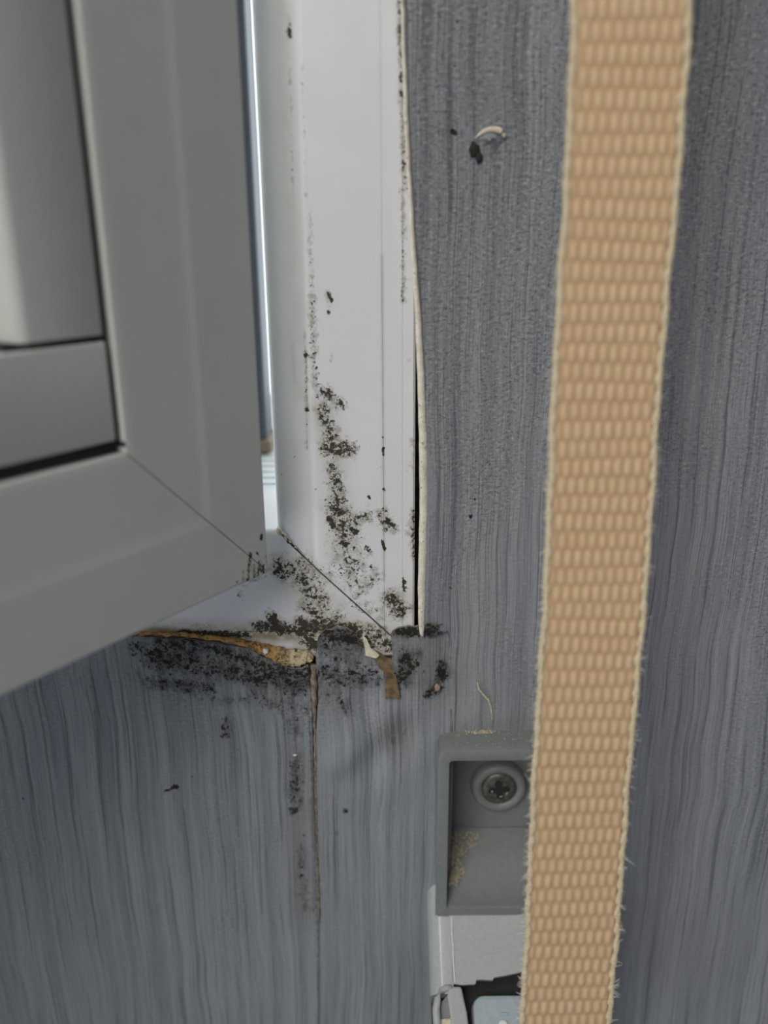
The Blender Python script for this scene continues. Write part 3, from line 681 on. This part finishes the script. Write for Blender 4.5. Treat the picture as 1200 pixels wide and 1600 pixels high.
# cross recess: black six-armed star painting the shade inside, set in the head
st = []
for k in range(16):
    a = math.radians(22.5 * k + 8); r = (2.35, 1.9, .95, 1.9)[k % 4] if k % 8 else 2.2
    st.append((r * math.cos(a), r * math.sin(a)))
yb = SCx[1] + .7 - .97
v, f = prism([(SCx[0] + a, yb, SCx[2] + b) for a, b in st], [(SCx[0] + a * .8, yb + .3, SCx[2] + b * .8) for a, b in st])
build('cross_recess', v, f, M['rubber_and_shade'], scr)
for a0, r0 in ((200, 1.5), (285, 1.55), (330, 1.7)):
    pts = [SCx + np.array([r0 * math.cos(math.radians(a0 + q)), -.28, r0 * math.sin(math.radians(a0 + q))]) for q in (-14, 0, 14)]
    v, f = tube(pts, [.08, .16, .06], 6); build('glint', v, f, mat_simple('bright_glint', (.7, .68, .6), .3, metallic=.8), scr, True)  # bright slivers imitate glints on the screw head

# ------------------------------------------------------------------ strap winder tilted out below the guide
wn = empty('strap_winder', (21.5, -12, -132)); tag(wn, 'light grey plastic strap winder tilted out of the wall under the guide box', 'strap winder')
O_w = np.array([8.0, -1.0, -120.9]); dw = np.array([0, -31.0, -19.2]); dw /= np.linalg.norm(dw); nw = np.array([0, dw[2], -dw[1]]); nw = nw if nw[2] > 0 else -nw
xw = np.array([1., 0, 0])
def wl(u, v, h=0.0):                       # local (x, down-slope) of a photo position on the tilted cover plane
    p = atp(u, v, O_w + nw * h, nw); return (p - O_w) @ xw, (p - O_w) @ dw
def WP(x, d, h=0.0): return O_w + xw * x + dw * d + nw * h
d_edge = wl(725, 1538)[1]; xpl = wl(706, 1450)[0]; xr_w = 26.8
# left shoulder with rounded outer edge
pr = [(-.1, -9)] + [(-.1 + 2.4 - 2.4 * math.cos(math.radians(a)), -3.2 + 3.2 * math.sin(math.radians(a))) for a in range(0, 91, 10)] + [(xpl - .15, .0), (xpl - .15, -9)]
ds = [-2.5, 2, 6, 10, 14, d_edge + 1.5]
V = [WP(x + .10 * (-1), d, h) for d in ds for x, h in pr]; n = len(pr)
o = build('side_cheek', V, grid_faces(len(ds), n, True) + [tuple(range(n)), tuple((len(ds) - 1) * n + k for k in range(n))], M['winder'], wn); autosmooth(o, 30)
# cover plate with a broken lower edge
edge_px = [(707, 1537), (722, 1539), (733, 1538), (743, 1538), (744, 1531), (752, 1530.5), (770, 1531.5), (772, 1527), (790, 1524), (814, 1519), (860, 1512)]
ed = [wl(*p) for p in edge_px]
ed = [(x, d) for x, d in ed if x < xr_w - 1] + [(xr_w, ed[-1][1])]
xs = np.array([q[0] for q in ed]); dd = np.array([q[1] for q in ed])
cx_ = np.unique(np.concatenate([np.linspace(xpl + .1, xr_w, 40), xs + .02])); cx_ = cx_[cx_ <= xr_w]
V = []
for x in cx_:
    de = np.interp(x, xs, dd)
    for t in np.linspace(0, 1, 12):
        d = -2.5 + (de + 2.5) * t; crown = .55 * math.exp(-((d - 3.5) / 2.6) ** 2)
        V.append(WP(x, d, crown))
    V.append(WP(x, de, -1.1)); V.append(WP(x, -2.5, -1.1))
o = build('cover_plate', V, grid_faces(len(cx_), 14, True) + [tuple(range(14)), tuple((len(cx_) - 1) * 14 + k for k in range(14))], M['winder'], wn); autosmooth(o, 35)
v, f = tube([WP(xpl + .12 * math.sin(d * 1.3) * .3, d, .22) for d in np.linspace(.5, d_edge - .2, 24)], [.09 + .05 * abs(math.sin(i * 1.9)) for i in range(24)], 6)
tag(build('parting_ridge', v, f, M['white'], wn, True), 'whitened parting line on the winder cover')
v, f = prism([WP(.4, d_edge - 3, -3.2), WP(xr_w, d_edge - 3, -3.2), WP(xr_w, d_edge + 60, -9), WP(.4, d_edge + 60, -9)], [WP(.4, d_edge - 3, -12), WP(xr_w, d_edge - 3, -12), WP(xr_w, d_edge + 60, -14), WP(.4, d_edge + 60, -14)])
build('dark_cavity', v, f, M['windershade'], wn)  # near-black block paints the shade inside the winder opening
v, f = prism([WP(xr_w - 1.2, -2.5, 0), WP(xr_w, -2.5, 0), WP(xr_w, d_edge + 50, 0), WP(xr_w - 1.2, d_edge + 50, 0)], [WP(xr_w - 1.2, -2.5, -9), WP(xr_w, -2.5, -9), WP(xr_w, d_edge + 50, -9), WP(xr_w - 1.2, d_edge + 50, -9)])
build('side_cheek', v, f, M['winder'], wn)
# arched lever at the left of the opening
def lev(pts_px, h): return [WP(*wl(u, w, h), h) for u, w in pts_px]
lo_ = [(702, 1541), (721, 1541), (725, 1560), (730, 1582), (737, 1640), (712, 1640), (703, 1585), (699, 1556)]
v, f = prism(lev(lo_, .6), [p - nw * 6 for p in lev(lo_, .6)]); o = build('lever_arm', v, f, M['winder'], wn); bevel(o, .45, 3)
arch = [(685, 1640), (683, 1600), (681.5, 1578), (683, 1560), (689, 1549), (697, 1544), (706, 1544)]
pts = [WP(*wl(u, w, .1), .1) for u, w in arch]
v, f = tube(pts, [.75, .72, .7, .68, .62, .58, .55], 12); o = build('lever_arch', v, f, M['winder'], wn, True)
hol = [(688, 1640), (687, 1585), (690, 1566), (698, 1556), (703, 1570), (708, 1640)]
v, f = prism([WP(*wl(u, w, -.9), -.9) for u, w in hol], [WP(*wl(u, w, -.9), -3) for u, w in hol]); build('lever_recess', v, f, M['guide'], wn)
v, f = prism([WP(*wl(u, w, -.4), -.4) for u, w in ((682, 1592), (708, 1590), (712, 1640), (682, 1640))], [WP(*wl(u, w, -.4), -2) for u, w in ((682, 1592), (708, 1590), (712, 1640), (682, 1640))]); o = build('lever_foot', v, f, M['cream'], wn); bevel(o, .3)
# rounded pale spool housing in the opening
x0s, d0s = wl(737, 1553, -.8); 
rr_ = [(x0s + 14 - a if False else x, d) for x, d in [(0, 0)]]
def rloop(x0, x1, d0, d1, r, h, ins=0):
    L = []
    for cx, cz, a0 in ((x1 - r, d1 - r, 0), (x0 + r, d1 - r, 90), (x0 + r, d0 + r, 180), (x1 - r, d0 + r, 270)):
        for i in range(7):
            a = math.radians(a0 + 15 * i); L.append(WP(cx + (r - ins) * math.cos(a), cz + (r - ins) * math.sin(a), h))
    return L
d0s = wl(760, 1554, -.8)[1]
lps = [rloop(x0s, x0s + 17, d0s, d0s + 40, 2.2, -7), rloop(x0s, x0s + 17, d0s, d0s + 40, 2.2, -1.7), rloop(x0s, x0s + 17, d0s, d0s + 40, 2.2, -1.1, .2), rloop(x0s, x0s + 17, d0s, d0s + 40, 2.2, -.8, .7)]
V = [p for l in lps for p in l]; n = len(lps[0])
o = build('spool_cover', V, grid_faces(4, n, True) + [tuple(range(n)), tuple(3 * n + k for k in range(n))], M['spool'], wn); autosmooth(o, 40)
lx, ld = wl(786, 1582, -.7)
v, f = box(0, 1, 0, 1, 0, 1); v = [WP(lx - .7 + 1.6 * a, ld + .5 * b, -.85 + .35 * c) for a, b, c in v]; o = build('spool_rib', v, f, M['spool'], wn); bevel(o, .12, 2)
lx, ld = wl(786, 1598, -.7)
v, f = lathe(WP(lx, ld + .4, -.85), tuple(nw), [(.9, 0), (.9, .3), (.7, .5), (.3, .6)], 24); o = build('spool_boss', v, f, M['white'], wn, True)

# ------------------------------------------------------------------ beige strap in front
TAB = [(-700, 26.2, -48), (-230, 26.2, -47.0), (-170, 26.3, -43.0), (-112.77, 26.85, -37.6), (-97.0, 27.15, -36.0), (-75.5, 27.5, -34.2), (-58.3, 27.75, -32.7), (-38.5, 28.1, -30.4), (-13.7, 28.45, -27.9), (8.7, 28.75, -26.2), (25.5, 28.6, -25.0), (60, 28.6, -23.5), (300, 28, -20)]
tz = np.array([t[0] for t in TAB]); tx = np.array([t[1] for t in TAB]); ty = np.array([t[2] for t in TAB])
def sm_interp(z, xs):
    return sum(np.interp(z + k, tz, xs) for k in (-9, -6, -3, 0, 3, 6, 9)) / 7
zz = np.concatenate([np.array([280, 200, 120]), np.arange(62, -158, -.2), np.array([-158.2])])
C_ = np.stack([sm_interp(zz, tx), sm_interp(zz, ty), zz], 1)
C_[:, 0] += .12 * np.sin(zz * .11) + .05 * np.sin(zz * .37)
ell = np.concatenate([[0], np.cumsum(np.linalg.norm(np.diff(C_, axis=0), axis=1))])
Tn = np.gradient(C_, axis=0); Tn /= np.linalg.norm(Tn, axis=1)[:, None]
Wd = np.tile(np.array([1, .04, .02]), (len(zz), 1)); Wd -= Tn * np.sum(Wd * Tn, 1)[:, None]; Wd /= np.linalg.norm(Wd, axis=1)[:, None]
Nn = np.cross(Wd, Tn); Nn *= np.where(Nn[:, 1:2] > 0, -1, 1)
aa = np.arange(-6.35, 6.351, .155)
A, L = np.meshgrid(aa, ell)
colp, rowp = 1.33, 2.42
ri = np.floor(L / rowp + 200); fy = L / rowp + 200 - ri - .5
ca = A / colp + 100.5 + .5 * (ri % 2) + .06 * np.sin(ri * 3.1); ci = np.floor(ca); fx = ca - ci - .5
irr = 1 + .16 * np.sin(ci * 12.9 + ri * 78.2)
bx_ = np.clip(np.cos(np.pi * fx), 0, 1) ** 1.5; by_ = np.clip(np.cos(np.pi * fy), 0, 1) ** .55
hh = bx_ * by_ * irr * .85 + .15 * by_
hh *= np.clip((6.5 - np.abs(A)) / .9, .25, 1)
P = C_[:, None, :] + Wd[:, None, :] * A[..., None] + Nn[:, None, :] * (hh * .26)[..., None]
stp = empty('shutter_strap', (28, -30, -60)); tag(stp, 'beige woven roller shutter strap with fuzzy edges hanging in front of the wall', 'strap')
o = build('webbing', P.reshape(-1, 3), grid_faces(len(zz), len(aa)), M['strap'], stp, True, fix=False)
attr(o, 'height', hh.reshape(-1))
md = o.modifiers.new('thickness', 'SOLIDIFY'); md.thickness = .75 * K; md.offset = -1
sel = np.arange(0, len(zz), 2)
for sgn in (-1, 1):
    V = []
    for i in sel:
        wob = .10 * math.sin(ell[i] * 2.51) + .12 * math.sin(ell[i] * .63 + sgn) + .06 * math.sin(ell[i] * 5.1)
        c = C_[i] + Wd[i] * sgn * (6.62 + wob * .6) - Nn[i] * .12
        for k in range(10):
            q = 2 * math.pi * k / 10
            V.append(c + Wd[i] * (.46 + .10 * math.sin(ell[i] * 2.5)) * math.cos(q) + Nn[i] * (.40 + .06 * math.sin(ell[i] * 2.5)) * math.sin(q))
    o = build('selvedge', V, grid_faces(len(sel), 10, True), M['selvedge'], stp, True)
    # loose fibres standing off this edge
    V, F = [], []
    for q in range(520 if sgn < 0 else 260):
        zc = random.uniform(-160, 45); i = int(np.argmin(abs(zz - zc))); Lf = random.uniform(.3, 1.1) * (1.5 if random.random() < .12 else 1)
        c = C_[i] + Wd[i] * sgn * 6.95 + Nn[i] * random.uniform(-.4, .3)
        d = Wd[i] * sgn * random.uniform(.4, 1) + np.array([0, random.uniform(-.4, .4), random.uniform(-.9, .8)])
        if random.random() < .6: d[2] -= .5
        d /= np.linalg.norm(d); bend = np.array([0, random.uniform(-.3, .3), random.uniform(-.5, .5)])
        v, f = tube([c, c + d * Lf * .5 + bend * .1, c + d * Lf + bend * .4], [.045, .035, .012], 4)
        b = len(V); V += v; F += [tuple(b + w for w in g_) for g_ in f]
    o = build('loose_fibres', V, F, M['fibre'], stp); tag(o, kind='stuff')

# ------------------------------------------------------------------ grit, crumbs, threads
V, F = [], []
def grit(p, r):
    global V, F
    b = len(V); a = [random.uniform(.6, 1.3) for _ in range(6)]
    d = [(1, 0, 0), (-1, 0, 0), (0, 1, 0), (0, -1, 0), (0, 0, 1), (0, 0, -1)]
    V += [np.array(p) + np.array(q) * r * k for q, k in zip(d, a)]
    F += [tuple(b + i for i in t) for t in ((0, 2, 4), (2, 1, 4), (1, 3, 4), (3, 0, 4), (2, 0, 5), (1, 2, 5), (3, 1, 5), (0, 3, 5))]
for _ in range(110):
    grit((random.uniform(gx0 + 2, gx0 + 17), random.uniform(-5.8, -.9), gzt + .03), random.choice((.05, .06, .08, .12)))
for _ in range(160):
    grit((random.gauss(17.5, 1.3), random.uniform(-1.6, -.7), gzt + abs(random.gauss(0, .18))), random.uniform(.08, .22))
def ramp_z(y):
    t = (y - ys) / (gyf + .45 - ys); return zs + (gi_b + .12 - zs) * (1 - (1 - t) ** 1.4)
for _ in range(900):
    t = random.random(); y = 5.8 - 8.3 * t; w = ((1.2 + 4.2 * (1 - t)) * random.random() ** 1.6 if t < .45 else 2.3 * random.random() ** 1.2) * (1 + .3 * math.sin(11 * t))
    grit((gi_l + .15 + 1.5 * (y - gyf) / 12.9 + w, y - .2, ramp_z(y) + .10 + random.random() * .5 * max(0, 1 - w / 4.6)), random.choice((.07, .1, .14, .2, .28)))
for _ in range(90):
    y = random.uniform(-5.5, 3); grit((random.uniform(gi_l + .3, gi_r - .5), y, ramp_z(y) + .05), random.choice((.04, .05, .07, .10)))
for _ in range(50):
    grit((gx0 + random.uniform(.3, 1.6), gyf - .02, random.uniform(gzb + 12, gzb + 22)), random.uniform(.03, .07))
for _ in range(170):
    d = 1.2 + abs(random.gauss(0, 1.1)); grit(WP(random.uniform(xpl + 1, xr_w - 2), d, .55 * math.exp(-((d - 3.5) / 2.6) ** 2) + .03), random.uniform(.04, .11))
for _ in range(40):
    d = random.uniform(3, d_edge - 2); grit(WP(random.uniform(1, xr_w - 3), d, .55 * math.exp(-((d - 3.5) / 2.6) ** 2) + .03), random.uniform(.03, .09))
o = build('dust', V, F, M['dust'], None, loc=(20.6, -3, gzt)); tag(o, 'pale dust and plaster grit lying on the grey strap guide and the winder under it', 'dust', kind='stuff')

p = at(415, 1018, -3.0); o = blob('plaster_crumb', p, (.45, .4, .5), M['white'], None, 5, p); tag(o, 'white plaster crumb stuck on the orange torn paper edge under the frame', 'crumb')
p = at(461, 1180, -.9); o = blob('plaster_crumb', p, (.32, .25, .2), M['white'], None, 6, p); tag(o, 'tiny white crumb on the grey wallpaper left of the split seam', 'crumb')
p = at(683, 1074, -1.0); o = blob('glue_drop', p, (.55, .35, .75), mat_simple('amber_drop', (.38, .28, .19), .15, scale=200), None, 8, p, rough=.12); tag(o, 'small brownish glue drop on the mouldy paper above the strap guide', 'drop')
th = [(746, 1066), (748, 1076), (755, 1085), (763, 1093), (767, 1104), (769, 1118), (768, 1136)]
v, f = tube([at(u, w, -1.0 - .35 * math.sin(i)) for i, (u, w) in enumerate(th)], [.06, .14, .22, .28, .2, .12, .08], 8)
o = build('fluff_strand', v, f, M['dust'], None, True, loc=at(768, 1136, -1.0)); tag(o, 'cream strand of fluff on the wallpaper just above the strap guide', 'strand')
